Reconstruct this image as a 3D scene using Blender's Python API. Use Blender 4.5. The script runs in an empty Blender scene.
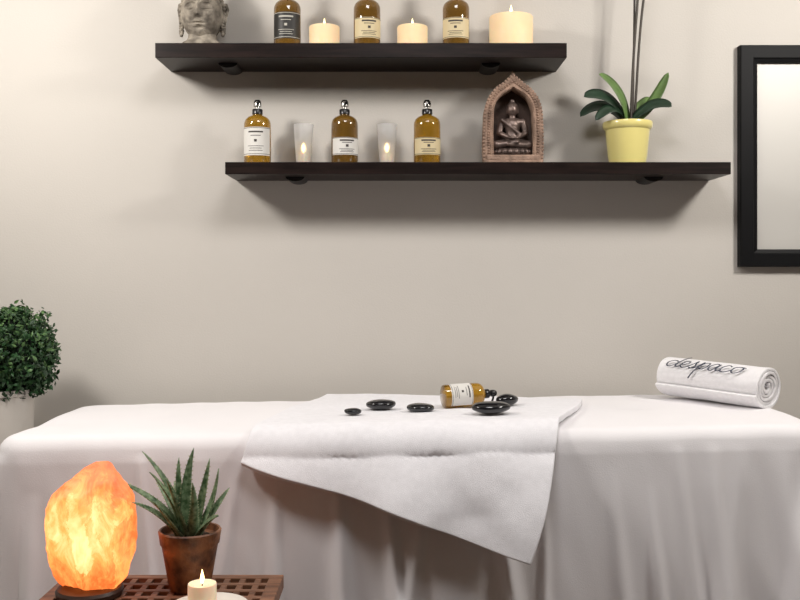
import bpy, bmesh, math, random
from mathutils import Vector, Matrix, noise
random.seed(7)
S = bpy.context.scene
COL = S.collection
pi = math.pi

# ------------------------------------------------------------------ materials
def mat(name, col, rough=0.6, metal=0.0, var=0.0, vscale=8.0, bump=0.0, bscale=60.0,
        emit=None, estr=0.0, trans=0.0, sss=0.0, sheen=0.0, coat=0.0, col2=None, stretch=None, ior=1.45, spec=0.5, bdist=0.01):
    m = bpy.data.materials.new(name); m.use_nodes = True
    nt = m.node_tree; b = nt.nodes['Principled BSDF']
    c = (*col, 1)
    b.inputs['Base Color'].default_value = c
    b.inputs['Roughness'].default_value = rough
    b.inputs['Metallic'].default_value = metal
    b.inputs['IOR'].default_value = ior
    b.inputs['Specular IOR Level'].default_value = spec
    b.inputs['Transmission Weight'].default_value = trans
    b.inputs['Coat Weight'].default_value = coat
    b.inputs['Sheen Weight'].default_value = sheen
    if sss:
        b.inputs['Subsurface Weight'].default_value = sss
        b.inputs['Subsurface Scale'].default_value = 0.02
    if emit:
        b.inputs['Emission Color'].default_value = (*emit, 1)
        b.inputs['Emission Strength'].default_value = estr
    tc = nt.nodes.new('ShaderNodeTexCoord')
    mp = nt.nodes.new('ShaderNodeMapping')
    nt.links.new(tc.outputs['Object'], mp.inputs['Vector'])
    if stretch: mp.inputs['Scale'].default_value = stretch
    if var or col2:
        n = nt.nodes.new('ShaderNodeTexNoise'); n.inputs['Scale'].default_value = vscale
        n.inputs['Detail'].default_value = 6
        nt.links.new(mp.outputs['Vector'], n.inputs['Vector'])
        r = nt.nodes.new('ShaderNodeValToRGB')
        r.color_ramp.elements[0].position = 0.35; r.color_ramp.elements[1].position = 0.68
        a = tuple(max(0, x*(1-var)) for x in col)
        d = col2 if col2 else tuple(min(1, x*(1+var)) for x in col)
        r.color_ramp.elements[0].color = (*a, 1); r.color_ramp.elements[1].color = (*d, 1)
        nt.links.new(n.outputs['Fac'], r.inputs['Fac'])
        nt.links.new(r.outputs['Color'], b.inputs['Base Color'])
    if bump:
        n2 = nt.nodes.new('ShaderNodeTexNoise'); n2.inputs['Scale'].default_value = bscale
        n2.inputs['Detail'].default_value = 4
        nt.links.new(mp.outputs['Vector'], n2.inputs['Vector'])
        bp = nt.nodes.new('ShaderNodeBump'); bp.inputs['Strength'].default_value = bump
        bp.inputs['Distance'].default_value = bdist
        nt.links.new(n2.outputs['Fac'], bp.inputs['Height'])
        nt.links.new(bp.outputs['Normal'], b.inputs['Normal'])
    return m

M = {}
M['wall'] = mat('wall_paint', (0.54, 0.51, 0.468), 0.75, var=0.015, vscale=2, bump=0.08, bscale=180)
M['ceil'] = mat('ceiling_paint', (0.6, 0.58, 0.55), 0.9, var=0.01)
M['floor'] = mat('floor_wood', (0.10, 0.055, 0.03), 0.45, var=0.35, vscale=5, stretch=(1, 9, 1))
M['shelf'] = mat('espresso_wood', (0.011, 0.006, 0.005), 0.38, var=0.5, vscale=9, stretch=(1, 12, 12), spec=0.22)
M['black'] = mat('black_metal', (0.01, 0.01, 0.01), 0.4, var=0.1)
M['frame'] = mat('black_lacquer', (0.006, 0.006, 0.0065), 0.5, var=0.1, spec=0.12)
M['sheet'] = mat('white_cotton', (0.84, 0.82, 0.835), 0.85, var=0.012, vscale=3, bump=0.10, bscale=320, sheen=0.1)
M['towel'] = mat('white_terry', (0.84, 0.83, 0.86), 0.95, var=0.03, vscale=60, bump=0.45, bscale=600, sheen=0.2, bdist=0.003)
M['roll'] = mat('rolled_terry', (0.85, 0.835, 0.85), 0.95, var=0.03, vscale=90, bump=0.5, bscale=600, sheen=0.2, bdist=0.003)
M['ink'] = mat('embroidery_thread', (0.045, 0.05, 0.075), 0.8, var=0.2)
M['stone'] = mat('basalt', (0.008, 0.008, 0.010), 0.14, var=0.3, vscale=30, coat=0.5)
M['amber'] = mat('amber_glass', (0.55, 0.30, 0.03), 0.03, trans=0.75, var=0.2, vscale=12, coat=0.6)
M['amberdk'] = mat('dark_amber_glass', (0.25, 0.13, 0.022), 0.03, trans=0.55, var=0.2, vscale=12, coat=0.6)
M['label'] = mat('paper_label_white', (0.72, 0.70, 0.66), 0.6, var=0.03)
M['labelc'] = mat('paper_label_cream', (0.66, 0.55, 0.33), 0.55, var=0.05)
M['labeld'] = mat('paper_label_black', (0.02, 0.018, 0.015), 0.5, var=0.1)
M['print'] = mat('label_print', (0.06, 0.05, 0.045), 0.7, var=0.1)
M['printl'] = mat('label_print_light', (0.5, 0.48, 0.42), 0.7, var=0.1)
M['cap'] = mat('black_plastic', (0.012, 0.012, 0.013), 0.25, var=0.1)
M['chrome'] = mat('chrome', (0.50, 0.49, 0.47), 0.2, metal=1.0, var=0.02)
M['wax'] = mat('candle_wax', (0.88, 0.68, 0.42), 0.5, var=0.03, vscale=20, emit=(1, 0.55, 0.25), estr=0.07, sss=0.4)  # faint emission stands in for flame light coming through the wax
M['waxw'] = mat('white_wax', (0.93, 0.82, 0.64), 0.5, var=0.03, vscale=20, emit=(1, 0.6, 0.3), estr=0.15, sss=0.4)  # wax given its own weak glow in place of candlelight inside it
M['flame'] = mat('flame', (1, 0.8, 0.4), 0.5, emit=(1.0, 0.66, 0.26), estr=6)
M['wick'] = mat('wick', (0.03, 0.02, 0.02), 0.9, var=0.2)
M['frost'] = mat('frosted_glass', (0.95, 0.95, 0.95), 0.5, trans=0.88, var=0.01, ior=1.2)
M['stonegrey'] = mat('carved_stone', (0.23, 0.195, 0.155), 0.8, var=0.5, vscale=26, bump=0.4, bscale=110, col2=(0.38, 0.335, 0.27))
M['shrine'] = mat('carved_sandstone', (0.31, 0.205, 0.15), 0.75, var=0.35, vscale=28, bump=0.5, bscale=130)
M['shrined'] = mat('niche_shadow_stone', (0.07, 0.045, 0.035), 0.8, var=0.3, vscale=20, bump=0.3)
M['bronze'] = mat('aged_bronze', (0.15, 0.11, 0.095), 0.38, metal=0.55, var=0.4, vscale=40, bump=0.15)
M['potY'] = mat('yellow_ceramic', (0.74, 0.65, 0.24), 0.28, var=0.04, coat=0.4)
M['soil'] = mat('soil', (0.05, 0.03, 0.02), 0.95, var=0.5, vscale=60, bump=0.8)
M['leafO'] = mat('orchid_leaf', (0.11, 0.19, 0.055), 0.3, var=0.3, vscale=14)
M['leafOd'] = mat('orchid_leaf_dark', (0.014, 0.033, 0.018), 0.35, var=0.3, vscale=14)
M['stem'] = mat('orchid_stem', (0.045, 0.035, 0.025), 0.5, var=0.3)
M['bud'] = mat('orchid_bud', (0.65, 0.6, 0.45), 0.5, var=0.1)
M['planter'] = mat('white_stoneware', (0.60, 0.56, 0.51), 0.6, var=0.05, vscale=10, bump=0.1)
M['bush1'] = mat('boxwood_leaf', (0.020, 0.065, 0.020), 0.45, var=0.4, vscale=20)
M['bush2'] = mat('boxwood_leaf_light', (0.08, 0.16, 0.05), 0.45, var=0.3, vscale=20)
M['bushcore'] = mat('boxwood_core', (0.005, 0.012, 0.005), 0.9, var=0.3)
M['bark'] = mat('bark', (0.09, 0.06, 0.04), 0.9, var=0.4, bump=0.5)
M['rust'] = mat('rusted_terracotta', (0.12, 0.045, 0.025), 0.5, var=0.5, vscale=22, col2=(0.42, 0.18, 0.08), bump=0.3, bscale=70)
M['aloe'] = mat('aloe_leaf', (0.075, 0.16, 0.06), 0.4, var=0.35, vscale=90, col2=(0.29, 0.38, 0.22))
M['aloet'] = mat('aloe_teeth', (0.50, 0.50, 0.30), 0.5, var=0.1)
M['teak'] = mat('teak_slats', (0.22, 0.105, 0.06), 0.5, var=0.35, vscale=14, stretch=(1, 6, 6), bump=0.1)
M['teakd'] = mat('dark_lamp_base', (0.04, 0.022, 0.015), 0.45, var=0.3)
M['plate'] = mat('white_porcelain', (0.82, 0.78, 0.70), 0.25, var=0.01, coat=0.3)
M['foam'] = mat('vinyl_cushion', (0.25, 0.22, 0.2), 0.5, var=0.1)
M['mirror'] = mat('mirror_glass', (0.50, 0.485, 0.455), 0.5, metal=0.2, var=0.01, vscale=1.5)  # beige of the reflected room put into the base colour; mostly diffuse

def saltmat():
    m = bpy.data.materials.new('himalayan_salt'); m.use_nodes = True
    nt = m.node_tree; b = nt.nodes['Principled BSDF']
    tc = nt.nodes.new('ShaderNodeTexCoord')
    mp = nt.nodes.new('ShaderNodeMapping'); mp.inputs['Rotation'].default_value = (0, 0.6, 0.2); mp.inputs['Scale'].default_value = (1.5, 1, 0.7)
    nt.links.new(tc.outputs['Object'], mp.inputs['Vector'])
    n = nt.nodes.new('ShaderNodeTexNoise'); n.inputs['Scale'].default_value = 16; n.inputs['Detail'].default_value = 9
    n.inputs['Roughness'].default_value = 0.75; n.inputs['Distortion'].default_value = 0.9
    nt.links.new(mp.outputs['Vector'], n.inputs['Vector'])
    # facet look: brighter and dimmer cells painted into the emission colour
    vo = nt.nodes.new('ShaderNodeTexVoronoi'); vo.inputs['Scale'].default_value = 21
    mixv = nt.nodes.new('ShaderNodeMix'); mixv.data_type = 'VECTOR'; mixv.inputs[0].default_value = 0.06
    nt.links.new(mp.outputs['Vector'], mixv.inputs[4]); nt.links.new(n.outputs['Color'], mixv.inputs[5])
    nt.links.new(mixv.outputs[1], vo.inputs['Vector'])
    sp = nt.nodes.new('ShaderNodeSeparateColor'); nt.links.new(vo.outputs['Color'], sp.inputs[0])
    vm = nt.nodes.new('ShaderNodeMapRange'); vm.inputs[3].default_value = -0.09; vm.inputs[4].default_value = 0.09
    nt.links.new(sp.outputs[0], vm.inputs[0])
    g = nt.nodes.new('ShaderNodeVectorMath'); g.operation = 'DISTANCE'
    g.inputs[1].default_value = (0.0, -0.05, 0.12)
    nt.links.new(tc.outputs['Object'], g.inputs[0])
    mr = nt.nodes.new('ShaderNodeMapRange'); mr.inputs[1].default_value = 0.03; mr.inputs[2].default_value = 0.16
    mr.inputs[3].default_value = 0.30; mr.inputs[4].default_value = -0.15
    nt.links.new(g.outputs['Value'], mr.inputs[0])
    ad = nt.nodes.new('ShaderNodeMath'); ad.operation = 'ADD'
    nt.links.new(n.outputs['Fac'], ad.inputs[0]); nt.links.new(mr.outputs[0], ad.inputs[1])
    ad2 = nt.nodes.new('ShaderNodeMath'); ad2.operation = 'ADD'
    nt.links.new(ad.outputs[0], ad2.inputs[0]); nt.links.new(vm.outputs[0], ad2.inputs[1])
    r = nt.nodes.new('ShaderNodeValToRGB'); e = r.color_ramp.elements
    e[0].position = 0.25; e[0].color = (0.55, 0.075, 0.015, 1)
    e[1].position = 0.92; e[1].color = (2.6, 1.15, 0.48, 1)
    x = e.new(0.46); x.color = (1.2, 0.24, 0.045, 1)
    x = e.new(0.66); x.color = (2.0, 0.56, 0.13, 1)
    nt.links.new(ad2.outputs[0], r.inputs['Fac'])
    b.inputs['Base Color'].default_value = (0.40, 0.18, 0.10, 1)
    b.inputs['Roughness'].default_value = 0.5
    nt.links.new(r.outputs['Color'], b.inputs['Emission Color'])
    b.inputs['Emission Strength'].default_value = 1.0
    bp = nt.nodes.new('ShaderNodeBump'); bp.inputs['Strength'].default_value = 0.6; bp.inputs['Distance'].default_value = 0.01
    nt.links.new(n.outputs['Fac'], bp.inputs['Height']); nt.links.new(bp.outputs['Normal'], b.inputs['Normal'])
    return m
M['salt'] = saltmat()

# ------------------------------------------------------------------ helpers
def obj_from(name, verts, faces, m, smooth=False, loc=(0, 0, 0)):
    me = bpy.data.meshes.new(name); me.from_pydata([tuple(v) for v in verts], [], faces); me.update()
    ms = m if isinstance(m, (list, tuple)) else [m]
    for k in ms: me.materials.append(k)
    if smooth:
        for p in me.polygons: p.use_smooth = True
    o = bpy.data.objects.new(name, me); COL.objects.link(o); o.location = loc
    return o

def fixn(o):
    bm = bmesh.new(); bm.from_mesh(o.data); bmesh.ops.recalc_face_normals(bm, faces=bm.faces); bm.to_mesh(o.data); bm.free(); return o

def box(name, x0, x1, y0, y1, z0, z1, m, bevel=0.0, seg=2):
    c = ((x0+x1)/2, (y0+y1)/2, (z0+z1)/2); a, b, d = (x1-x0)/2, (y1-y0)/2, (z1-z0)/2
    v = [(sx*a, sy*b, sz*d) for sz in (-1, 1) for sy in (-1, 1) for sx in (-1, 1)]
    f = [(0, 2, 3, 1), (4, 5, 7, 6), (0, 1, 5, 4), (2, 6, 7, 3), (0, 4, 6, 2), (1, 3, 7, 5)]
    o = obj_from(name, v, f, m, loc=c)
    if bevel:
        md = o.modifiers.new('b', 'BEVEL'); md.width = bevel; md.segments = seg
    return o

def lathe(name, prof, m, segs=48, loc=(0, 0, 0), sharp=40, sq=None):
    v = []; f = []
    for r, z in prof:
        for i in range(segs):
            a = 2*pi*i/segs
            v.append((max(r, 1e-5)*math.cos(a), max(r, 1e-5)*math.sin(a), z))
    n = len(prof)
    for j in range(n-1):
        for i in range(segs):
            k = (i+1) % segs
            f.append((j*segs+i, j*segs+k, (j+1)*segs+k, (j+1)*segs+i))
    f.append(tuple(reversed(range(segs)))); f.append(tuple((n-1)*segs+i for i in range(segs)))
    o = obj_from(name, v, f, m, smooth=True, loc=loc)
    fixn(o)
    try: o.data.set_sharp_from_angle(angle=math.radians(sharp))
    except Exception: pass
    return o

def empty(name, loc=(0, 0, 0)):
    e = bpy.data.objects.new(name, None); COL.objects.link(e); e.location = loc; e.empty_display_size = 0.05; return e

def group(name, loc, parts):
    e = empty(name, loc)
    for p in parts: p.parent = e
    return e

def curved_patch(name, r, a0, a1, z0, z1, m, n=20):
    v = []; f = []
    for i in range(n+1):
        a = a0+(a1-a0)*i/n
        for z in (z0, z1): v.append((r*math.sin(a), -r*math.cos(a), z))
    for i in range(n): f.append((2*i, 2*i+2, 2*i+3, 2*i+1))
    return obj_from(name, v, f, m, smooth=True)

def ico_into(V, F, c, r, sub=2):
    bm = bmesh.new(); bmesh.ops.create_icosphere(bm, subdivisions=sub, radius=1)
    o = len(V)
    for q in bm.verts: V.append((c[0]+q.co.x*r[0], c[1]+q.co.y*r[1], c[2]+q.co.z*r[2]))
    for fa in bm.faces: F.append(tuple(o+q.index for q in fa.verts))
    bm.free()

def capsule_into(V, F, a, b, ra, rb, n=10):
    a = Vector(a); b = Vector(b)
    for i in range(n+1):
        t = i/n; p = a.lerp(b, t); r = ra+(rb-ra)*t
        ico_into(V, F, p, (r, r, r), 2)

def tube(name, pts, r, m, fill=True, res=6):
    cu = bpy.data.curves.new(name, 'CURVE'); cu.dimensions = '3D'
    sp = cu.splines.new('NURBS'); sp.points.add(len(pts)-1)
    for i, p in enumerate(pts):
        sp.points[i].co = (*p[:3], 1)
        sp.points[i].radius = p[3] if len(p) > 3 else 1
    sp.use_endpoint_u = True; sp.order_u = min(4, len(pts))
    cu.bevel_depth = r; cu.bevel_resolution = res; cu.use_fill_caps = True
    o = bpy.data.objects.new(name, cu); cu.materials.append(m); COL.objects.link(o)
    return o

def leaf_into(V, F, FM, p0, p1, p2, w, t, fold=0.25, n=18, shape='strap', mi=0, teeth=None, side=None, twist=0, roll=0):
    p0, p1, p2 = Vector(p0), Vector(p1), Vector(p2)
    h = Vector((p2.x-p0.x, p2.y-p0.y, 0))
    if h.length < 1e-4: h = Vector((1, 0, 0))
    h.normalize()
    Sd = side.normalized() if side else Vector((0, 0, 1)).cross(h)
    base = len(V); R = 8
    for i in range(n+1):
        u = i/n
        p = p0*(1-u)**2+p1*2*u*(1-u)+p2*u*u
        T = ((p1-p0)*(1-u)+(p2-p1)*u).normalized()
        s2 = (Sd-T*Sd.dot(T)).normalized()
        N = T.cross(s2)
        q = Matrix.Rotation(roll+twist*u, 3, T); s2 = q @ s2; N = q @ N
        if shape == 'strap': ww = w*(0.45+0.55*math.sin(min(1, u*1.6)*pi/2))*math.sqrt(max(0.0, 1-u**5))+0.0003
        else: ww = w*(1-u)**0.75*(1.0-0.12*math.cos(u*pi))+0.0004
        tt = t*(1-u*0.8)
        for (a, b) in [(-1, fold), (-0.55, fold*0.3), (0, 0), (0.55, fold*0.3), (1, fold), (0.6, -1.0+fold*.3), (0, -1.5), (-0.6, -1.0+fold*.3)]:
            if abs(a) == 1: off = N*(ww*fold)
            elif b in (0,) : off = N*0
            elif b > 0: off = N*(ww*fold*0.3)
            else: off = N*(ww*fold*0.3*(1 if abs(a) > 0 else 0)) - N*tt*(-b if b > -1.5 else 1.3)
            V.append(p+s2*(a*ww)+off)
        if teeth is not None and 0 < i < n-1:
            for sg in (-1, 1):
                e = p+s2*(sg*ww)+N*(ww*fold)
                o = len(teeth[0])
                teeth[0].extend([e-T*0.0016, e+T*0.0016, e+s2*sg*0.0032+T*0.001, e-N*0.0012])
                teeth[1].extend([(o, o+1, o+2), (o, o+2, o+3), (o+1, o+3, o+2)])
    for i in range(n):
        for k in range(R):
            k2 = (k+1) % R
            F.append((base+i*R+k, base+i*R+k2, base+(i+1)*R+k2, base+(i+1)*R+k)); FM.append(mi)
    F.append(tuple(base+k for k in range(R))); FM.append(mi)
    F.append(tuple(base+n*R+k for k in reversed(range(R)))); FM.append(mi)

def apply_fm(o, FM):
    for p, k in zip(o.data.polygons, FM): p.material_index = k

def point_light(name, loc, en, col=(1, 0.55, 0.22), r=0.006):
    l = bpy.data.lights.new(name, 'POINT'); l.energy = en; l.color = col; l.shadow_soft_size = r
    o = bpy.data.objects.new(name, l); COL.objects.link(o); o.location = loc
    return o

# ------------------------------------------------------------------ room
WY = 3.2
box('wall_back', -2.3, 2.7, WY, WY+0.1, 0, 2.7, M['wall'])
box('wall_left', -2.4, -2.3, -1.6, WY+0.1, 0, 2.7, M['wall'])
box('wall_right', 2.7, 2.8, -1.6, WY+0.1, 0, 2.7, M['wall'])
box('wall_front', -2.3, 2.7, -1.7, -1.6, 0, 2.7, M['wall'])
box('floor', -2.4, 2.8, -1.7, WY+0.1, -0.1, 0, M['floor'])
box('ceiling', -2.4, 2.8, -1.7, WY+0.1, 2.7, 2.8, M['ceil'])
box('baseboard_back', -2.3, 2.7, WY-0.015, WY, 0, 0.1, M['ceil'], 0.004)

# ------------------------------------------------------------------ shelves
def shelf(x0, x1, ztop, brx, th=0.044):
    parts = []
    cx = (x0+x1)/2
    b = box('board', x0-cx, x1-cx, -0.21, 0.0, -th, 0, M['shelf'], 0.0015); parts.append(b)
    for bx in brx:
        V = []; n = 16
        for y in (-0.135, -0.02):
            for i in range(n+1):
                a = pi*i/n
                V.append((bx-cx+0.030*math.cos(a), y, -th-0.015*math.sin(a)))
        F = [tuple(range(n+1)), tuple(reversed(range(n+1, 2*n+2)))]
        for i in range(n): F.append((i, n+1+i, n+2+i, i+1))
        F.append((0, n, 2*n+1, n+1))
        o = obj_from('bracket', V, F, M['black']); fixn(o); parts.append(o)
    return group('wall_shelf', (cx, WY, ztop), parts)
ZU, ZL = 1.843, 1.472
shelf(-0.763, 0.520, ZU, (-0.55, 0.29), 0.046)
shelf(-0.545, 1.031, ZL, (-0.335, 0.81), 0.038)

SY = 3.085   # depth line of the shelf objects

# ------------------------------------------------------------------ soap bottles
def bottle_parts(glass, label, prt, k=1.0, l0=0.030, l1=0.105, rot=0.0, head=None, lw=1.25):
    R = 0.043
    prof = [(0.036, 0), (0.041, 0.002), (R, 0.007), (R, 0.128), (0.0425, 0.136), (0.039, 0.146), (0.031, 0.154), (0.020, 0.159), (0.0145, 0.162), (0.014, 0.168)]
    hm = head or M['chrome']
    P = [lathe('glass_body', prof, glass)]
    P.append(lathe('collar', [(0.0155, 0.163), (0.017, 0.164), (0.017, 0.178), (0.0155, 0.180), (0.008, 0.181)], M['cap']))
    P.append(lathe('pump_stem', [(0.0065, 0.18), (0.0065, 0.190)], hm, 24))
    P.append(lathe('pump_head', [(0.008, 0.187), (0.0125, 0.188), (0.0130, 0.196), (0.0115, 0.205), (0.0075, 0.210), (0.001, 0.211)], hm, 32))
    nz = tube('pump_nozzle', [(0, 0, 0.200), (0.004, -0.016, 0.2), (0.006, -0.028, 0.198), (0.007, -0.034, 0.192)], 0.004, M['cap'], res=3); P.append(nz)
    P.append(curved_patch('label', R+0.0006, -lw+rot, lw+rot, l0, l1, label, 28))
    h = l1-l0
    def ln(w, z, t): P.append(curved_patch('label_print', R+0.0011, -w+rot, w+rot, l0+h*z-t, l0+h*z+t, prt, 10))
    ln(0.55, 0.83, 0.0025); ln(0.38, 0.70, 0.0010); ln(0.10, 0.52, 0.004); ln(0.60, 0.33, 0.0008); ln(0.45, 0.25, 0.0008); ln(0.52, 0.17, 0.0008)
    ln(lw, 0.97, 0.0008); ln(lw, 0.05, 0.0008)
    return P
def bottle(px, z, glass, label, prt, **k):
    return group('pump_soap_bottle', (px, SY, z), bottle_parts(glass, label, prt, **k))
bottle(-0.458, ZL, M['amber'], M['label'], M['print'], l0=0.028, l1=0.118)
bottle(-0.178, ZL, M['amberdk'], M['label'], M['print'], l0=0.030, l1=0.085, rot=0.25)
bottle(0.087, ZL, M['amber'], M['labelc'], M['print'], l0=0.030, l1=0.085, rot=0.1)
bottle(-0.362, ZU, M['amberdk'], M['labeld'], M['printl'], l0=0.028, l1=0.112)
bottle(-0.106, ZU, M['amberdk'], M['labelc'], M['print'], l0=0.03, l1=0.095, rot=0.2)
bottle(0.180, ZU, M['amberdk'], M['labelc'], M['print'], l0=0.03, l1=0.095, rot=-0.1)

# ------------------------------------------------------------------ candles
def flame(z, s=1.0, en=0.12):
    return [lathe('wick', [(0.0012, z-0.003), (0.001, z+0.008*s)], M['wick'], 10),
            lathe('flame', [(0.0008, z+0.004*s), (0.0035*s, z+0.008*s), (0.005*s, z+0.014*s), (0.0042*s, z+0.021*s), (0.0022*s, z+0.029*s), (0.0004, z+0.037*s)], M['flame'], 20),
            point_light('flame_light', (0, 0, z+0.022*s), en, r=0.004*s)]
def pillar(name, x, y, z, r, h, m, s=1.0, dish=0.006, en=0.12):
    p = [(r*0.96, 0), (r, 0.002), (r, h-0.003), (r*0.975, h), (r*0.86, h-0.001), (r*0.7, h-dish), (r*0.3, h-dish-0.001), (0.001, h-dish-0.001)]
    return group(name, (x, y, z), [lathe('wax', p, m, 56)]+flame(h-dish, s, en))
pillar('pillar_candle', -0.243, SY, ZU, 0.049, 0.074, M['wax'], 0.9, 0.006)
pillar('pillar_candle', 0.040, SY, ZU, 0.049, 0.074, M['wax'], 0.9, 0.006)
pillar('pillar_candle', 0.357, SY, ZU, 0.070, 0.106, M['wax'], 1.2)

def tealight(x):
    g = [(0.021, 0), (0.0235, 0.002), (0.032, 0.130), (0.0315, 0.1315), (0.030, 0.130), (0.0215, 0.010), (0.001, 0.008)]
    P = [lathe('frosted_cup', g, M['frost'], 48)]
    P.append(lathe('tealight_wax', [(0.019, 0.0095), (0.0195, 0.011), (0.0205, 0.036), (0.001, 0.036)], M['waxw'], 32))
    P.append(lathe('flame', [(0.001, 0.042), (0.005, 0.049), (0.0065, 0.056), (0.0045, 0.064), (0.0005, 0.072)], M['flame'], 20))
    group('frosted_tealight_holder', (x, SY, ZL), P)
tealight(-0.310); tealight(-0.042)

# ------------------------------------------------------------------ Buddha head bust
def buddha_head(x, y, z):
    rx, ry, rz = 0.067, 0.076, 0.092
    cz = 0.106
    n = 150; V = []; F = []
    def G(a, x0, z0, sx, sz, X, Z): return a*math.exp(-((X-x0)/sx)**2-((Z-z0)/sz)**2)
    for j in range(n+1):
        th = pi*j/n
        for i in range(n):
            ph = 2*pi*i/n
            X = math.sin(th)*math.sin(ph); Y = -math.sin(th)*math.cos(ph); Z = math.cos(th)
            taper = 1-0.20*max(0, -Z)**1.5
            vx = X*rx*taper; vy = Y*ry*(1-0.12*max(0, -Z)); vz = Z*rz
            if Y < 0:
                fr = min(1, -Y*2)
                ax = abs(X)
                d = 0
                if Z < 0.32:
                    u = min(1, max(0, (0.34-Z)/0.5))
                    if Z > -0.17: d += (0.05+0.18*u)*math.exp(-(X/(0.06+0.06*u))**2)
                    else: d += 0.23*math.exp(-(X/0.12)**2)*math.exp(-((Z+0.17)/0.045)**2)
                d += G(0.08, 0.13, -0.13, 0.06, 0.06, ax, Z)
                d += G(-0.13, 0.36, 0.10, 0.22, 0.13, ax, Z)
                d += G(0.11, 0.36, 0.09, 0.17, 0.065, ax, Z)
                d += G(-0.08, 0.36, 0.03, 0.16, 0.022, ax, Z)
                d += 0.08*math.exp(-((Z-(0.30-1.1*(ax-0.33)**2))/0.035)**2)*math.exp(-((ax-0.36)/0.3)**4)
                d += G(0.10, 0.07, -0.37, 0.13, 0.035, ax, Z)
                d += G(0.12, 0.0, -0.47, 0.15, 0.045, ax, Z)
                d += G(-0.09, 0.0, -0.42, 0.25, 0.018, ax, Z)
                d += G(-0.07, 0.0, -0.56, 0.2, 0.04, ax, Z)
                d += G(0.10, 0.0, -0.75, 0.22, 0.13, ax, Z)
                d += G(0.05, 0.45, -0.2, 0.22, 0.22, ax, Z)
                vy -= d*ry*fr
            V.append((vx, vy, vz+cz))
    for j in range(n):
        for i in range(n):
            k = (i+1) % n
            F.append((j*n+i, (j+1)*n+i, (j+1)*n+k, j*n+k))
    face = obj_from('face', V, F, M['stonegrey'], True)
    V = []; F = []
    for ring in range(9):
        th = 0.12+ring*0.155
        m = max(4, int(2*pi*math.sin(th)*rx/0.0145))
        for i in range(m):
            ph = 2*pi*(i+0.5*(ring % 2))/m
            X = math.sin(th)*math.sin(ph); Y = -math.sin(th)*math.cos(ph); Z = math.cos(th)
            if Y < -0.15 and Z < 0.48+0.10*abs(X): continue
            ico_into(V, F, (X*rx*1.03, Y*ry*1.03, Z*rz*1.03+cz), (0.0085, 0.0085, 0.0085), 1)
    for ring in range(6, 12):
        th = 0.12+ring*0.155
        m = max(4, int(2*pi*math.sin(th)*rx/0.0145))
        for i in range(m):
            ph = 2*pi*(i+0.5*(ring % 2))/m
            if math.cos(ph) > -0.05: continue
            X = math.sin(th)*math.sin(ph); Y = -math.sin(th)*math.cos(ph); Z = math.cos(th)
            ico_into(V, F, (X*rx*1.02, Y*ry*1.02, Z*rz*1.02+cz), (0.0085, 0.0085, 0.0085), 1)
    for ring in range(6):
        th = 0.1+ring*0.27
        m = max(3, int(2*pi*math.sin(th)*0.036/0.0135))
        for i in range(m):
            ph = 2*pi*(i+0.5*(ring % 2))/m
            ico_into(V, F, (0.036*math.sin(th)*math.cos(ph), 0.036*math.sin(th)*math.sin(ph)+0.004, cz+rz*0.90+0.036*math.cos(th)), (0.008,)*3, 1)
    ico_into(V, F, (0, 0.004, cz+rz*0.9), (0.036,)*3, 3)
    hair = obj_from('hair_curls', V, F, M['stonegrey'], True)
    P = [face, hair]
    for sg in (-1, 1):
        V = []; F = []
        pts = [(0.066, 0.004, 0.140), (0.074, 0.010, 0.142), (0.078, 0.016, 0.128), (0.074, 0.012, 0.108), (0.070, 0.004, 0.082), (0.069, 0.000, 0.050), (0.066, -0.003, 0.042), (0.063, -0.003, 0.057), (0.063, 0.000, 0.095), (0.064, 0.0, 0.12), (0.066, 0.004, 0.140)]
        for a, b in zip(pts, pts[1:]): capsule_into(V, F, (sg*a[0], a[1], a[2]), (sg*b[0], b[1], b[2]), 0.0058, 0.0058, 4)
        ico_into(V, F, (sg*0.067, 0.008, 0.102), (0.005, 0.010, 0.045), 2)
        P.append(obj_from('ear', V, F, M['stonegrey'], True))
    P.append(lathe('neck', [(0.066, 0), (0.067, 0.004), (0.064, 0.014), (0.052, 0.022), (0.045, 0.030), (0.043, 0.055), (0.02, 0.07)], M['stonegrey'], 40))
    group('buddha_head_statue', (x, y, z), P)
buddha_head(-0.632, SY-0.015, ZU)

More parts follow.
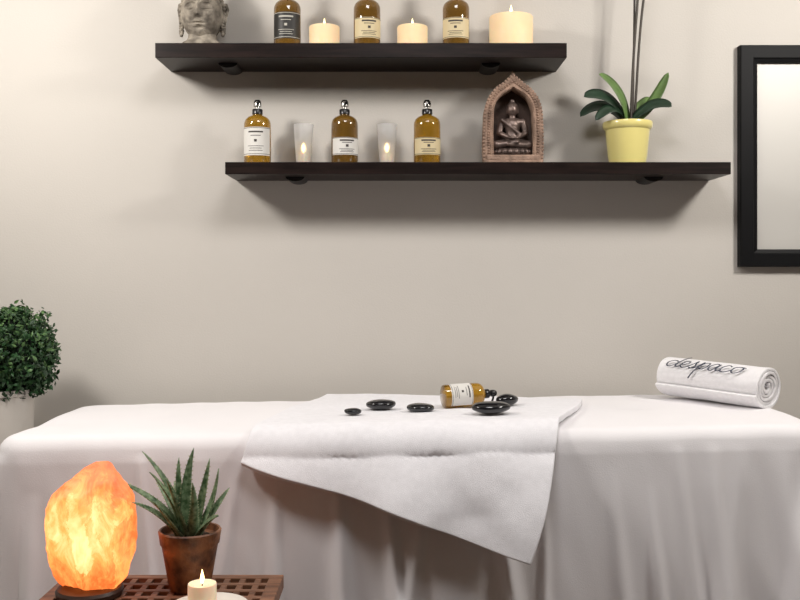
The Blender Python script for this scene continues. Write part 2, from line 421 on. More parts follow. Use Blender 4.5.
# ------------------------------------------------------------------ Buddha shrine
def arch(w, h0, h1, n=16, pointed=0.0):
    pts = [(w, 0), (w*1.03, h0*0.5), (w, h0)]
    for i in range(1, n+1):
        a = pi/2*i/n
        x = w*math.cos(a); z = h0+(h1-h0)*math.sin(a)
        z += pointed*max(0, 1-abs(x)/(w*0.42))**1.6
        pts.append((x, z))
    return pts+[(-x, z) for x, z in reversed(pts[:-1])]
def shrine(x, y, z):
    OUT = arch(0.092, 0.150, 0.266, 18, 0.022); INN = arch(0.062, 0.135, 0.205, 18, 0.010)
    INN = [(a, b+0.030) for a, b in INN]
    n = len(OUT); V = []; F = []
    MID = [((a[0]+b[0])/2, (a[1]+b[1])/2) for a, b in zip(OUT, INN)]
    rings = [(OUT, 0.045), (OUT, -0.022), ([(p[0]*0.95, p[1]*0.985) for p in OUT], -0.030), (MID, -0.026), ([(p[0]*1.06, p[1]+0.003) for p in INN], -0.032), (INN, -0.028), (INN, 0.028)]
    for ring, yy in rings:
        for a, b in ring: V.append((a, yy, b))
    for k in range(len(rings)-1):
        for i in range(n-1):
            F.append((k*n+i, k*n+i+1, (k+1)*n+i+1, (k+1)*n+i))
    P = []
    fr = obj_from('arch_frame', V, F, M['shrine'], False); fixn(fr); P.append(fr)
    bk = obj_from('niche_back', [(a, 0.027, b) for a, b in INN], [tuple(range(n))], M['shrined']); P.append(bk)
    bk2 = obj_from('back_panel', [(a, 0.045, b) for a, b in OUT], [tuple(range(n))], M['shrine']); P.append(bk2)
    P.append(box('plinth', -0.094, 0.094, -0.036, 0.046, 0, 0.014, M['shrine'], 0.003))
    P.append(box('plinth_step', -0.086, 0.086, -0.034, 0.04, 0.012, 0.031, M['shrine'], 0.004))
    V = []; F = []
    def along(path, step, fn):
        acc = 0
        for a, b in zip(path, path[1:]):
            L = math.hypot(b[0]-a[0], b[1]-a[1]); t = step-acc
            while t <= L:
                u = t/L; fn(a[0]+(b[0]-a[0])*u, a[1]+(b[1]-a[1])*u, math.atan2(b[1]-a[1], b[0]-a[0])); t += step
            acc = (acc+L) % step
    def bead(a, b, ang): ico_into(V, F, (a, -0.028, b), (0.0042, 0.005, 0.0042), 1)
    def petal(a, b, ang): ico_into(V, F, (a*0.985, -0.024, b*0.99), (0.0062, 0.007, 0.0075), 1)
    along([p for p in MID], 0.0085, bead)
    along(OUT, 0.0115, petal)
    along([(p[0]*1.05, p[1]+0.003) for p in INN], 0.006, lambda a, b, c: ico_into(V, F, (a, -0.032, b), (0.0022, 0.003, 0.0022), 1))
    P.append(obj_from('carved_border', V, F, M['shrine'], True))
    V = []; F = []
    capsule_into(V, F, (0, -0.005, 0.280), (0, -0.005, 0.300), 0.010, 0.002, 6)
    P.append(obj_from('finial', V, F, M['shrine'], True))
    P.append(lathe('lotus_base', [(0.040, 0.030), (0.050, 0.033), (0.052, 0.040), (0.046, 0.046), (0.048, 0.050), (0.001, 0.052)], M['bronze'], 40))
    V = []; F = []
    for i in range(18):
        a = 2*pi*i/18; ico_into(V, F, (0.05*math.cos(a), 0.05*math.sin(a)*0.62, 0.040), (0.008, 0.008, 0.009), 1)
    P[-1].scale = (1, 0.62, 1)
    P.append(obj_from('lotus_petals', V, F, M['bronze'], True))
    V = []; F = []
    for sg in (-1, 1):
        capsule_into(V, F, (sg*0.016, 0.004, 0.066), (sg*0.046, -0.010, 0.062), 0.015, 0.012)
        capsule_into(V, F, (sg*0.046, -0.010, 0.060), (-sg*0.010, -0.026, 0.061 if sg > 0 else 0.067), 0.0115, 0.007)
        capsule_into(V, F, (sg*0.030, 0.002, 0.128), (sg*0.038, -0.002, 0.096), 0.0105, 0.0085)
        capsule_into(V, F, (sg*0.038, -0.002, 0.096), (sg*0.010, -0.026, 0.080), 0.0085, 0.0055)
        ico_into(V, F, (sg*0.006, -0.028, 0.079), (0.010, 0.007, 0.0045), 2)
        ico_into(V, F, (sg*0.0155, 0.0, 0.160), (0.003, 0.004, 0.010), 2)
    capsule_into(V, F, (0, 0.002, 0.065), (0, 0.002, 0.100), 0.024, 0.019)
    capsule_into(V, F, (0, 0.002, 0.100), (0, 0.002, 0.118), 0.020, 0.023)
    ico_into(V, F, (0, 0.002, 0.126), (0.036, 0.017, 0.014), 3)
    capsule_into(V, F, (0, 0.0, 0.135), (0, 0.0, 0.150), 0.009, 0.009, 5)
    ico_into(V, F, (0, -0.001, 0.163), (0.0155, 0.0165, 0.0195), 3)
    ico_into(V, F, (0, 0.002, 0.171), (0.0165, 0.0165, 0.014), 3)
    ico_into(V, F, (0, 0.002, 0.187), (0.008, 0.008, 0.008), 2)
    ico_into(V, F, (0, -0.0175, 0.160), (0.0022, 0.0035, 0.005), 2)
    capsule_into(V, F, (-0.030, -0.010, 0.132), (0.020, -0.020, 0.090), 0.0055, 0.0055, 14)
    fg = obj_from('seated_buddha', V, F, M['bronze'], True)
    rm = fg.modifiers.new('r', 'REMESH'); rm.mode = 'VOXEL'; rm.voxel_size = 0.0016; rm.use_smooth_shade = True
    sm = fg.modifiers.new('s', 'SMOOTH'); sm.iterations = 3
    P.append(fg)
    for q in P[-3:]:
        q.scale = (q.scale[0]*1.12, q.scale[1]*1.05, q.scale[2]*1.12); q.location.z -= 0.0038
    group('seated_buddha_shrine', (x, y, z), P)
shrine(0.361, 3.085, ZL)

# ------------------------------------------------------------------ orchid
def orchid(x, y, z):
    P = [lathe('pot', [(0.052, 0), (0.057, 0.003), (0.062, 0.03), (0.070, 0.112), (0.0745, 0.116), (0.078, 0.122), (0.079, 0.134), (0.0775, 0.138), (0.073, 0.138), (0.071, 0.125), (0.069, 0.115), (0.001, 0.115)], M['potY'], 64)]
    P.append(lathe('moss', [(0.070, 0.113), (0.068, 0.124), (0.04, 0.130), (0.001, 0.132)], M['soil'], 32))
    V = []; F = []; FM = []
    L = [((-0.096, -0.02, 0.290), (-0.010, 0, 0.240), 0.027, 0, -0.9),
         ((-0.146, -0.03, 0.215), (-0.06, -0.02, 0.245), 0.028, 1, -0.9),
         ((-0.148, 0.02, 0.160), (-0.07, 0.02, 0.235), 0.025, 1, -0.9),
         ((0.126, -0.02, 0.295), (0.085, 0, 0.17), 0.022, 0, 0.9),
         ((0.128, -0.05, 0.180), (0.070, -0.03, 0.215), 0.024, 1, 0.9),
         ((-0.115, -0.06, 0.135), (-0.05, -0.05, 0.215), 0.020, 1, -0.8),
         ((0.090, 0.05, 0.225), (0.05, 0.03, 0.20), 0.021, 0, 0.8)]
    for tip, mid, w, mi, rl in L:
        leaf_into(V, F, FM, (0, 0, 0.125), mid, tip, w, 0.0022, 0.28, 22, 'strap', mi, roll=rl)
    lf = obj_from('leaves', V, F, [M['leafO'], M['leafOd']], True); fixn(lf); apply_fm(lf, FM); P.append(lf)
    P.append(tube('flower_stem', [(0.010, 0, 0.12), (0.014, 0, 0.25), (0.022, 0, 0.40), (0.034, -0.004, 0.55), (0.034, -0.02, 0.68), (0.0, -0.05, 0.74), (-0.06, -0.06, 0.73)], 0.0042, M['stem'], res=3))
    P.append(tube('stake', [(0.018, 0.005, 0.11), (0.022, 0.005, 0.4), (0.026, 0.005, 0.70)], 0.0032, M['stem'], res=3))
    P.append(tube('flower_stem', [(0.022, 0.004, 0.12), (0.030, 0.004, 0.25), (0.038, 0.004, 0.40), (0.052, 0.0, 0.55), (0.07, -0.01, 0.66), (0.11, -0.02, 0.70)], 0.0040, M['stem'], res=3))
    V = []; F = []
    for c in [(-0.06, -0.06, 0.725), (-0.035, -0.06, 0.73), (-0.01, -0.045, 0.73), (0.11, -0.02, 0.695), (0.09, -0.018, 0.68)]:
        ico_into(V, F, c, (0.009, 0.009, 0.012), 2)
    P.append(obj_from('buds', V, F, M['bud'], True))
    group('potted_orchid', (x, y, z), P)
orchid(0.731, SY, ZL)

# ------------------------------------------------------------------ framed mirror
def mirror():
    x0, x1, z0, z1 = 1.124, 1.70, 1.147, 1.880
    fw = 0.058
    cx, cz = (x0+x1)/2, (z0+z1)/2; a, c = (x1-x0)/2, (z1-z0)/2
    prof = [(0, 0), (0, -0.028), (0.003, -0.032), (0.042, -0.032), (0.046, -0.028), (fw, -0.024), (fw, -0.012)]
    V = []; F = []
    for d, yy in prof:
        V += [(-a+d, yy, -c+d), (a-d, yy, -c+d), (a-d, yy, c-d), (-a+d, yy, c-d)]
    for k in range(len(prof)-1):
        for i in range(4):
            j = (i+1) % 4; F.append((k*4+i, k*4+j, (k+1)*4+j, (k+1)*4+i))
    fr = obj_from('frame_moulding', V, F, M['frame']); fixn(fr)
    gl = box('mirror_glass', -a+fw-0.01, a-fw+0.01, -0.014, -0.002, -c+fw-0.01, c-fw+0.01, M['mirror'])
    bk = box('backing', -a+0.004, a-0.004, -0.003, 0, -c+0.004, c-0.004, M['frame'])
    group('framed_mirror', (cx, WY, cz), [fr, gl, bk])
mirror()

# ------------------------------------------------------------------ massage table with sheet
X0, X1 = -1.03, 1.10
YF, YB = 2.42, 3.12
def ztop(x): return 0.722+0.014*x
def yo(x): return 0.03*x
def sheet():
    rc = 0.09; per = []
    a, b = X0, X1
    def seg(p, q, n, nx, ny):
        for i in range(n):
            t = i/n; per.append((p[0]+(q[0]-p[0])*t, p[1]+(q[1]-p[1])*t, nx, ny))
    def arc(cx, cy, a0, a1, n):
        for i in range(n):
            t = a0+(a1-a0)*i/n; per.append((cx+rc*math.cos(t), cy+rc*math.sin(t), math.cos(t), math.sin(t)))
    seg((a+rc, YF), (b-rc, YF), 420, 0, -1); arc(b-rc, YF+rc, -pi/2, 0, 40)
    seg((b, YF+rc), (b, YB-rc), 80, 1, 0); arc(b-rc, YB-rc, 0, pi/2, 20)
    seg((b-rc, YB), (a+rc, YB), 120, 0, 1); arc(a+rc, YB-rc, pi/2, pi, 20)
    seg((a, YB-rc), (a, YF+rc), 80, -1, 0); arc(a+rc, YF+rc, pi, 1.5*pi, 40)
    n = len(per); er = 0.045
    s = [0]
    for i in range(1, n): s.append(s[-1]+math.hypot(per[i][0]-per[i-1][0], per[i][1]-per[i-1][1]))
    V = []; F = []
    def wr(x, y): return 0.005*noise.noise(Vector((x*3.0, y*5, 0)))+0.003*noise.noise(Vector((x*11, y*8, 3)))
    ins = [0.33, 0.28, 0.23, 0.18, 0.14, 0.11, 0.085, 0.065, er]
    for d in ins:
        for (x, y, nx, ny) in per:
            k = d
            xx = min(max(x, a+k), b-k); yy = min(max(y, YF+k), YB-k)
            if abs(nx) > 0 and abs(ny) > 0:
                xx = x-nx*k if k < rc else min(max(x, a+k), b-k); yy = y-ny*k if k < rc else min(max(y, YF+k), YB-k)
            V.append((xx, yy+yo(xx), ztop(xx)+wr(xx, yy)))
    for t in range(1, 7):
        an = pi/2*t/6
        for (x, y, nx, ny) in per:
            xx = x-nx*er*(1-math.sin(an)); yy = y-ny*er*(1-math.sin(an))
            V.append((xx, yy+yo(xx), ztop(xx)-er*(1-math.cos(an))+wr(xx, yy)))
    K = 60; zb = 0.025
    rnd = random.Random(11)
    pleats = []
    q = 0.03
    while q < s[-1]:
        pleats.append((q, rnd.uniform(0.016, 0.045), rnd.uniform(0.3, 1.0), rnd.uniform(-0.05, 0.10), rnd.uniform(-0.16, 0.16)))
        q += rnd.uniform(0.07, 0.16)
    for t in range(1, K+1):
        u = t/K
        for i, (x, y, nx, ny) in enumerate(per):
            z0 = ztop(x)-er; z = z0+(zb-z0)*u; dr = ztop(x)-z
            q = s[i]; back = ny > 0.5
            fold = 0.0
            for (c, wd, st, d0, sl) in pleats:
                k = max(0.0, dr-0.05-d0)
                if k <= 0: continue
                e = (q-c-sl*dr)/(wd*(0.55+0.75*dr))
                if abs(e) < 3: fold += st*0.048*min(1.0, (k/0.45))**0.9*math.exp(-e*e)
            corner = 1.0+0.9*(abs(nx*ny)*2)
            fold *= corner
            fl = 0.030*dr/0.7
            diag = 0.007*noise.noise(Vector((x*4+z*1.5, z*2.2-x, 1.7)))*min(1, dr/0.15)
            diag += 0.0022*noise.noise(Vector((x*20+z*6, z*4-x*6, 6.7)))*min(1, dr/0.1)
            if back: fold *= 0.12; fl = 0.0; diag = 0
            off = fl+fold+diag
            V.append((x+nx*off, y+ny*off+yo(x), z))
    R = len(ins)+6+K
    for k in range(R-1):
        for i in range(n):
            j = (i+1) % n
            F.append((k*n+i, k*n+j, (k+1)*n+j, (k+1)*n+i))
    F.append(tuple(reversed(range(n))))
    o = obj_from('draped_sheet', V, F, M['sheet'], True)
    bm = bmesh.new(); bm.from_mesh(o.data); bmesh.ops.remove_doubles(bm, verts=bm.verts, dist=1e-5)
    bmesh.ops.recalc_face_normals(bm, faces=bm.faces); bm.to_mesh(o.data); bm.free()
    return o
sh = sheet()
P = [sh, box('cushion', X0+0.03, X1-0.03, YF+0.06, YB-0.06, 0.62, 0.69, M['foam'], 0.02)]
for lx in (X0+0.15, X1-0.15):
    for ly in (YF+0.1, YB-0.1): P.append(box('leg', lx-0.025, lx+0.025, ly-0.025, ly+0.025, 0, 0.63, M['shelf'], 0.004))
group('massage_table', (0, 0, 0), P)

# ------------------------------------------------------------------ draped towel
TH = 0.017
TB = 0.0135
def towel_map(x, v):
    er = 0.055; yb = YB
    W = YB-YF
    rip = 0.0060*noise.noise(Vector((x*6, v*5, 5)))+0.0022*noise.noise(Vector((x*15, v*15, 9)))
    if v < W-er+0.004:
        return (x, yb-v+yo(x), ztop(x)+TB+max(-0.001, rip))
    arcL = er*pi/2
    t = v-(W-er+0.004)
    if t < arcL:
        a = t/er
        return (x, YF+er-(er+0.015)*math.sin(a)+yo(x)-0.004*t/arcL, ztop(x)-er+(er+TB)*math.cos(a)+rip)
    d = t-arcL
    wave = 0.018*math.sin(x*17+1+d*4)*min(1, d/0.15)
    return (x, YF-0.019-d*0.20+yo(x)-wave+rip*1.5-0.036*(1-math.exp(-d*14)), ztop(x)-er-d*0.98)
def towel():
    A = Vector((-0.235, 0.030)); B = Vector((0.545, 0.26)); C = Vector((0.312, 0.986)); D = Vector((-0.398, 0.740))
    n = 120; V = []; F = []
    for j in range(n+1):
        for i in range(n+1):
            u, w = i/n, j/n
            p = (A*(1-u)+B*u)*(1-w)+(D*(1-u)+C*u)*w
            p.x += 0.007*math.sin(w*9)*(abs(u-0.5)*2)**4
            p.y += 0.007*math.sin(u*8+1)*(abs(w-0.5)*2)**4
            V.append(towel_map(p.x, p.y))
    for j in range(n):
        for i in range(n):
            k = j*(n+1)+i
            F.append((k, k+n+1, k+n+2, k+1))
    o = obj_from('draped_hand_towel', V, F, M['towel'], True)
    s = o.modifiers.new('s', 'SOLIDIFY'); s.thickness = TH; s.offset = 0
    b = o.modifiers.new('b', 'BEVEL'); b.width = 0.007; b.segments = 4; b.limit_method = 'ANGLE'; b.angle_limit = 1.0
    return o
towel()
def ztowel(x): return ztop(x)+TB+TH/2+0.001

# ------------------------------------------------------------------ stones
def stone(x, y, w, d, h, seed, rot=0.0, z=None):
    V = []; F = []
    ico_into(V, F, (0, 0, 0), (1, 1, 1), 5)
    out = []
    for v in V:
        v = Vector(v); k = 1+0.10*noise.noise(v*0.9+Vector((seed*3.1, seed, 0)))
        zz = math.copysign(abs(v.z)**0.85, v.z)
        out.append((v.x*k*w/2, v.y*k*d/2, zz*h/2*k))
    o = obj_from('hot_massage_stone', out, F, M['stone'], True)
    mz = min(p[2] for p in out)
    o.location = (x, y, (ztowel(x) if z is None else z)-mz); o.rotation_euler = (0, 0, rot)
stone(-0.127, 2.59, 0.046, 0.036, 0.018, 1)
stone(-0.054, 2.68, 0.084, 0.060, 0.028, 2, 0.1)
stone(0.056, 2.62, 0.076, 0.058, 0.025, 3, -0.2)
stone(0.244, 2.57, 0.104, 0.074, 0.034, 4, 0.1)
stone(0.304, 2.73, 0.068, 0.050, 0.032, 5, 0.4)

# lying oil bottle (label turned towards the room)
parts = bottle_parts(M['amber'], M['label'], M['print'], l0=0.022, l1=0.105, rot=-2.05, head=M['cap'], lw=1.35)
e = group('pump_oil_bottle', (0.120, 2.69, ztowel(0.12)+0.76*0.0432), parts)
e.scale = (0.76,)*3
dirv = Vector((0.95, 0.26, 0.03)).normalized()
e.rotation_mode = 'QUATERNION'
e.rotation_quaternion = dirv.to_track_quat('Z', 'Y')

# ------------------------------------------------------------------ rolled towel with embroidered handwriting
def rolled():
    L = 0.335; turns = 4.6; r0, r1 = 0.010, 0.064
    nt, nl = 190, 40; V = []; F = []
    a_end = math.radians(250)
    def bulge(tx, th): return 1+0.035*noise.noise(Vector((tx*4, math.cos(th)*1.3, 3+math.sin(th))))
    for i in range(nt+1):
        t = i/nt; th = a_end-(1-t)*turns*2*pi
        r = r0+(r1-r0)*t**0.92
        for j in range(nl+1):
            u = j/nl
            endj = 0.010*noise.noise(Vector((t*9, 0, 1 if u > 0.5 else 2)))
            xx = -L/2+L*u+(endj if u in (0, 1) else endj*abs(u-0.5)*2)
            rr = r*bulge(u, th)
            V.append((xx, rr*math.sin(th)*1.12, rr*math.cos(th)*0.92))
    for i in range(nt):
        for j in range(nl):
            k = i*(nl+1)+j; F.append((k, k+1, k+nl+2, k+nl+1))
    o = obj_from('towel_spiral', V, F, M['roll'], True)
    s = o.modifiers.new('s', 'SOLIDIFY'); s.thickness = 0.0090; s.offset = 0
    b = o.modifiers.new('b', 'BEVEL'); b.width = 0.003; b.segments = 2; b.limit_method = 'ANGLE'; b.angle_limit = 1.0
    strokes = [
        [(0.9, .8), (0.5, 1.0), (0.1, .6), (0.2, .1), (0.6, .05), (0.95, .6), (1.2, 2.1), (1.02, 1.0), (1.0, .15), (1.3, .05), (1.5, .4), (1.95, .7), (1.85, 1.02), (1.5, .85), (1.42, .3), (1.7, 0), (2.1, .15), (2.45, .7), (2.62, 1.15), (2.66, .7), (2.8, .25), (2.55, -.02), (2.3, .12)],
        [(2.6, 0.02), (2.95, .2), (3.25, 1.05), (3.12, .2), (2.88, -1.25)],
        [(3.12, .2), (3.4, .9), (3.78, .98), (3.85, .45), (3.55, .03), (3.2, .15)],
        [(4.75, .85), (4.45, 1.02), (4.08, .6), (4.12, .1), (4.48, .05), (4.8, .95), (4.75, .2), (5.0, .03), (5.15, .25)],
        [(5.85, .85), (5.5, 1.02), (5.15, .6), (5.2, .1), (5.55, 0), (5.95, .25), (6.1, .5)],
        [(6.6, 1.0), (6.15, .8), (6.1, .25), (6.4, 0), (6.8, .3), (6.85, .8), (6.6, 1.0), (7.05, .92)]]
    V = []; F = []
    def cr(p0, p1, p2, p3, t):
        return tuple(0.5*((2*p1[k])+(-p0[k]+p2[k])*t+(2*p0[k]-5*p1[k]+4*p2[k]-p3[k])*t*t+(-p0[k]+3*p1[k]-3*p2[k]+p3[k])*t**3) for k in (0, 1))
    sx, sy = 0.0365, 0.0255
    def put(px, py, lift):
        tx = -0.142+px*sx+py*sy*0.35; th = math.radians(-54)+py*sy/r1
        R = (r1)*bulge((tx+L/2)/L, th)+0.0045+lift
        return (tx, R*math.sin(th)*1.12, R*math.cos(th)*0.92)
    for st in strokes:
        pts = []
        q = [st[0]]+st+[st[-1]]
        for i in range(1, len(q)-2):
            for k in range(10): pts.append(cr(q[i-1], q[i], q[i+1], q[i+2], k/10))
        pts.append(st[-1])
        base = len(V)
        for i, p in enumerate(pts):
            a = pts[max(0, i-1)]; c = pts[min(len(pts)-1, i+1)]
            dx, dy = (c[0]-a[0])*sx, (c[1]-a[1])*sy; l = math.hypot(dx, dy) or 1
            w = 0.0014+0.0012*abs(dy/l)
            nx, ny = -dy/l*w/sx, dx/l*w/sy
            V.append(put(p[0]+nx, p[1]+ny, 0.0002)); V.append(put(p[0], p[1], 0.0016)); V.append(put(p[0]-nx, p[1]-ny, 0.0002))
        for i in range(len(pts)-1):
            k = base+3*i
            F += [(k, k+3, k+4, k+1), (k+1, k+4, k+5, k+2)]
    tx = obj_from('embroidered_lettering', V, F, M['ink'], True)
    cx, cy = 0.952, 2.89
    g = group('rolled_towel', (cx, cy, ztop(cx)+0.066), [o, tx])
    g.rotation_euler = (0, math.radians(1.5), math.atan2(-0.24, 0.20))
rolled()

# ------------------------------------------------------------------ topiary in planter
def topiary():
    P = []
    H = 0.775
    prof = [(0.062, 0), (0.064, 0.01), (0.088, H-0.02), (0.093, H-0.018), (0.094, H), (0.084, H), (0.082, H-0.05)]
    P.append(lathe('planter', prof, M['planter'], 56))
    P.append(lathe('soil', [(0.083, H-0.05), (0.001, H-0.045)], M['soil'], 32))
    P.append(tube('trunk', [(0, 0, H-0.06), (0.005, 0, H), (0.0, 0, H+0.08)], 0.012, M['bark'], res=3))
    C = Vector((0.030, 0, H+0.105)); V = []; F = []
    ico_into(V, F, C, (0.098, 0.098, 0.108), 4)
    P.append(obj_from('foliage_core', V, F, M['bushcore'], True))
    V = []; F = []; FM = []
    for i in range(5200):
        z = random.uniform(-1, 1); a = random.uniform(0, 2*pi); q = math.sqrt(1-z*z)
        d = Vector((q*math.cos(a), q*math.sin(a), z))
        lump = 1+0.17*noise.noise(d*3.2)+0.13*noise.noise(d*9)
        r = random.uniform(0.096, 0.132)*lump
        p = C+Vector((d.x*r, d.y*r, d.z*r*1.12))
        t = Vector((random.gauss(0, 1), random.gauss(0, 1), random.gauss(0, 1)+0.3)).normalized()
        nn = (d+0.9*Vector((random.gauss(0, 1), random.gauss(0, 1), random.gauss(0, 1)))).normalized()
        s = nn.cross(t).normalized(); t = s.cross(nn)
        L = random.uniform(0.006, 0.012); w = L*0.50
        o = len(V)
        V += [p-t*L, p-s*w*0.8-t*L*0.2, p+nn*0.0012, p+s*w*0.8-t*L*0.2, p-s*w+t*L*0.35, p+s*w+t*L*0.35, p+t*L]
        F += [(o, o+1, o+2), (o, o+2, o+3), (o+1, o+4, o+2), (o+2, o+5, o+3), (o+4, o+6, o+2), (o+2, o+6, o+5)]
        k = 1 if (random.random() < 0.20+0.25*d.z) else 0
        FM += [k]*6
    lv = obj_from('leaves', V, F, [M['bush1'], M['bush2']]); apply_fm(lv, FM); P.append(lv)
    group('boxwood_topiary', (-1.205, 2.92, 0), P)
topiary()

# ------------------------------------------------------------------ slatted side table
TZ = 0.46
def side_table():
    x0, x1, y0, y1 = -0.735, -0.256, 1.70, 2.115
    P = []
    for (a, b, c, d) in [(x0, x1, y0, y0+0.03), (x0, x1, y1-0.024, y1), (x0, x0+0.03, y0+0.03, y1-0.024), (x1-0.03, x1, y0+0.03, y1-0.024)]:
        P.append(box('rim', a, b, c, d, TZ-0.03, TZ, M['teak'], 0.002))
    y = y1-0.024-0.028
    while y > y0+0.03:
        P.append(box('slat', x0+0.01, x1-0.01, y-0.016, y, TZ-0.018, TZ-0.0008, M['teak'], 0.0015)); y -= 0.042
    x = x0+0.03+0.022
    while x < x1-0.03:
        P.append(box('cross_slat', x, x+0.013, y0+0.01, y1-0.01, TZ-0.020, TZ-0.0016, M['teak'], 0.001)); x += 0.0335
    for lx in (x0+0.03, x1-0.03):
        for ly in (y0+0.03, y1-0.03): P.append(box('leg', lx-0.018, lx+0.018, ly-0.018, ly+0.018, 0, TZ-0.02, M['teak'], 0.003))
    P.append(box('apron', x0+0.03, x1-0.03, y1-0.03, y1-0.015, TZ-0.07, TZ-0.025, M['teak'], 0.002))
    P.append(box('apron', x0+0.03, x1-0.03, y0+0.015, y0+0.03, TZ-0.07, TZ-0.025, M['teak'], 0.002))
    P.append(box('lower_shelf', x0+0.02, x1-0.02, y0+0.02, y1-0.02, 0.14, 0.155, M['teakd'], 0.002))
    group('slatted_side_table', (0, 0, 0), P)
side_table()

# ------------------------------------------------------------------ salt lamp
def salt_lamp(x, y):
    prof = [(0.0, -0.056, 0.058), (0.025, -0.072, 0.076), (0.07, -0.084, 0.089), (0.115, -0.086, 0.094), (0.16, -0.084, 0.091), (0.185, -0.083, 0.087), (0.202, -0.078, 0.078), (0.220, -0.058, 0.066), (0.236, -0.030, 0.055), (0.252, -0.002, 0.046), (0.262, 0.014, 0.036)]
    Hh = 0.262
    def prf(z):
        for a, b in zip(prof, prof[1:]):
            if z <= b[0]:
                t = (z-a[0])/(b[0]-a[0]); return a[1]+(b[1]-a[1])*t, a[2]+(b[2]-a[2])*t
        return prof[-1][1], prof[-1][2]
    nz, na = 120, 170; V = []; F = []
    rnd = random.Random(3)
    planes = []
    for i in range(46):
        d = Vector((rnd.gauss(0, 0.8), rnd.gauss(0, 1)-0.6, rnd.gauss(0, 0.8))).normalized()
        planes.append(d)
    cen = Vector((0, 0, 0.12))
    for j in range(nz+1):
        z = Hh*j/nz; l, r = prf(z); c = (l+r)/2; hw = (r-l)/2
        for i in range(na):
            a = 2*pi*i/na
            ca, sa = math.cos(a), math.sin(a)
            e = 2.4
            k = (abs(ca)**e+abs(sa)**e)**(-1/e)
            V.append(Vector((c+ca*k*hw, sa*k*hw*0.85, z)))
    for d in planes:
        m = max((p-cen).dot(d) for p in V); cut = m-rnd.uniform(0.004, 0.011)
        if abs(d.z) > 0.8: continue
        for idx, p in enumerate(V):
            ex = (p-cen).dot(d)-cut
            if ex > 0: V[idx] = p-d*ex*0.97
    V = [p+(p-cen).normalized()*(0.0035*noise.noise(p*28)+0.0022*noise.noise(p*75)) for p in V]
    for j in range(nz):
        for i in range(na):
            k = (i+1) % na
            F.append((j*na+i, j*na+k, (j+1)*na+k, (j+1)*na+i))
    F.append(tuple(reversed(range(na)))); F.append(tuple(nz*na+i for i in range(na)))
    rock = obj_from('salt_rock', V, F, M['salt'], True); rock.location = (0, 0, 0.016)
    base = lathe('wood_base', [(0.062, 0), (0.066, 0.003), (0.068, 0.012), (0.064, 0.018), (0.001, 0.019)], M['teakd'], 40)
    group('himalayan_salt_lamp', (x, y, TZ), [rock, base])
salt_lamp(-0.640, 1.98)

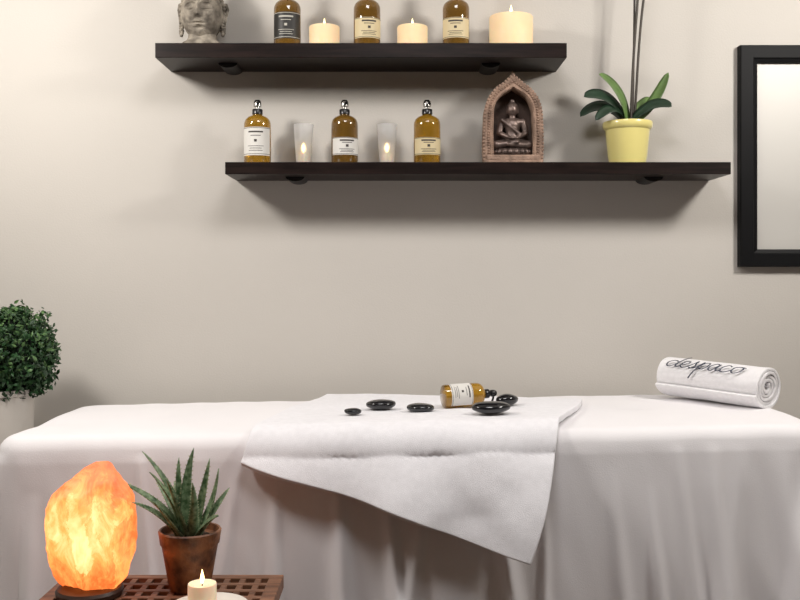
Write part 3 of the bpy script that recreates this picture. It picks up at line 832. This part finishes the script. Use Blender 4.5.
# ------------------------------------------------------------------ aloe
def aloe(x, y):
    P = [lathe('pot', [(0.040, 0), (0.043, 0.003), (0.058, 0.090), (0.0595, 0.094), (0.0615, 0.096), (0.0655, 0.122), (0.063, 0.125), (0.060, 0.124), (0.058, 0.110), (0.001, 0.108)], M['rust'], 56)]
    P.append(lathe('soil', [(0.0575, 0.106), (0.03, 0.113), (0.001, 0.114)], M['soil'], 32))
    V = []; F = []; FM = []; T = ([], [])
    L = [((-0.098, -0.01, 0.290), (-0.020, 0, 0.20), 0.015), ((-0.152, -0.03, 0.235), (-0.04, -0.01, 0.185), 0.015),
         ((-0.085, 0.04, 0.225), (-0.04, 0.02, 0.17), 0.013),
         ((0.004, 0.02, 0.292), (-0.022, 0.0, 0.20), 0.018), ((0.036, 0.03, 0.268), (0.026, 0.0, 0.18), 0.015),
         ((0.060, 0.0, 0.252), (0.056, -0.01, 0.17), 0.016), ((0.078, 0.03, 0.205), (0.055, 0.0, 0.17), 0.014),
         ((-0.072, -0.05, 0.255), (-0.018, -0.03, 0.19), 0.017), ((-0.036, -0.06, 0.245), (-0.012, -0.05, 0.18), 0.018),
         ((0.018, -0.06, 0.235), (0.028, -0.045, 0.165), 0.018), ((-0.105, -0.06, 0.195), (-0.045, -0.03, 0.165), 0.015),
         ((0.070, -0.05, 0.165), (0.045, -0.03, 0.155), 0.014), ((-0.060, -0.07, 0.200), (-0.03, -0.05, 0.155), 0.015),
         ((-0.030, 0.03, 0.27), (-0.03, 0.0, 0.19), 0.013),
         ((-0.05, 0.07, 0.21), (-0.03, 0.04, 0.17), 0.013)]
    for tip, mid, w in L:
        b = Vector((tip[0]*0.14, tip[1]*0.14, 0.105))
        rl = 0.7 if tip[0] > 0 else -0.7
        leaf_into(V, F, FM, b, mid, tip, w, 0.006, 0.35, 20, 'aloe', 0, T, roll=rl*0.8)
    lf = obj_from('leaves', V, F, M['aloe'], True); fixn(lf); P.append(lf)
    P.append(obj_from('leaf_teeth', T[0], T[1], M['aloet']))
    group('potted_aloe', (x, y, TZ), P)
aloe(-0.443, 2.025)

# ------------------------------------------------------------------ candle on plate
pl = lathe('saucer', [(0.035, 0), (0.038, 0.001), (0.055, 0.004), (0.077, 0.011), (0.0775, 0.0125), (0.075, 0.013), (0.05, 0.0065), (0.001, 0.005)], M['plate'], 56)
group('candle_saucer', (-0.375, 1.883, TZ), [pl])
pillar('votive_candle', -0.388, 1.883, TZ+0.0055, 0.028, 0.050, M['waxw'], 0.85, 0.004, 0.25)

# ------------------------------------------------------------------ lights
def area(name, loc, tgt, size, en, col=(1, 0.96, 0.9), sy=None):
    l = bpy.data.lights.new(name, 'AREA'); l.energy = en; l.size = size; l.color = col
    if sy: l.shape = 'RECTANGLE'; l.size_y = sy
    o = bpy.data.objects.new(name, l); COL.objects.link(o); o.location = loc
    o.rotation_euler = (Vector(tgt)-Vector(loc)).to_track_quat('-Z', 'Y').to_euler()
area('softbox_light_left', (-1.5, 1.95, 2.2), (-0.9, 3.2, 1.5), 0.30, 26, (1, 0.955, 0.90))
area('softbox_light_right', (1.7, 1.9, 2.25), (0.75, 3.2, 1.55), 0.30, 26, (1, 0.955, 0.90))
area('overhead_fill_light', (0.1, 1.6, 2.66), (0.1, 2.4, 0), 0.7, 27, (1, 0.98, 0.98))  # unseen fill lamp, added overhead to brighten table and wall
w = bpy.data.worlds.new('world'); S.world = w; w.use_nodes = True
w.node_tree.nodes['Background'].inputs[0].default_value = (0.8, 0.8, 0.8, 1)
w.node_tree.nodes['Background'].inputs[1].default_value = 0.3

# ------------------------------------------------------------------ camera
cd = bpy.data.cameras.new('camera'); cam = bpy.data.objects.new('camera', cd); COL.objects.link(cam)
cam.location = (0, 0, 1.12); cam.rotation_euler = (pi/2, 0, 0)
cd.sensor_width = 36; cd.lens = 43.2; cd.shift_y = -25/800; cd.clip_start = 0.05
S.camera = cam
S.view_settings.view_transform = 'Standard'
S.view_settings.look = 'None'
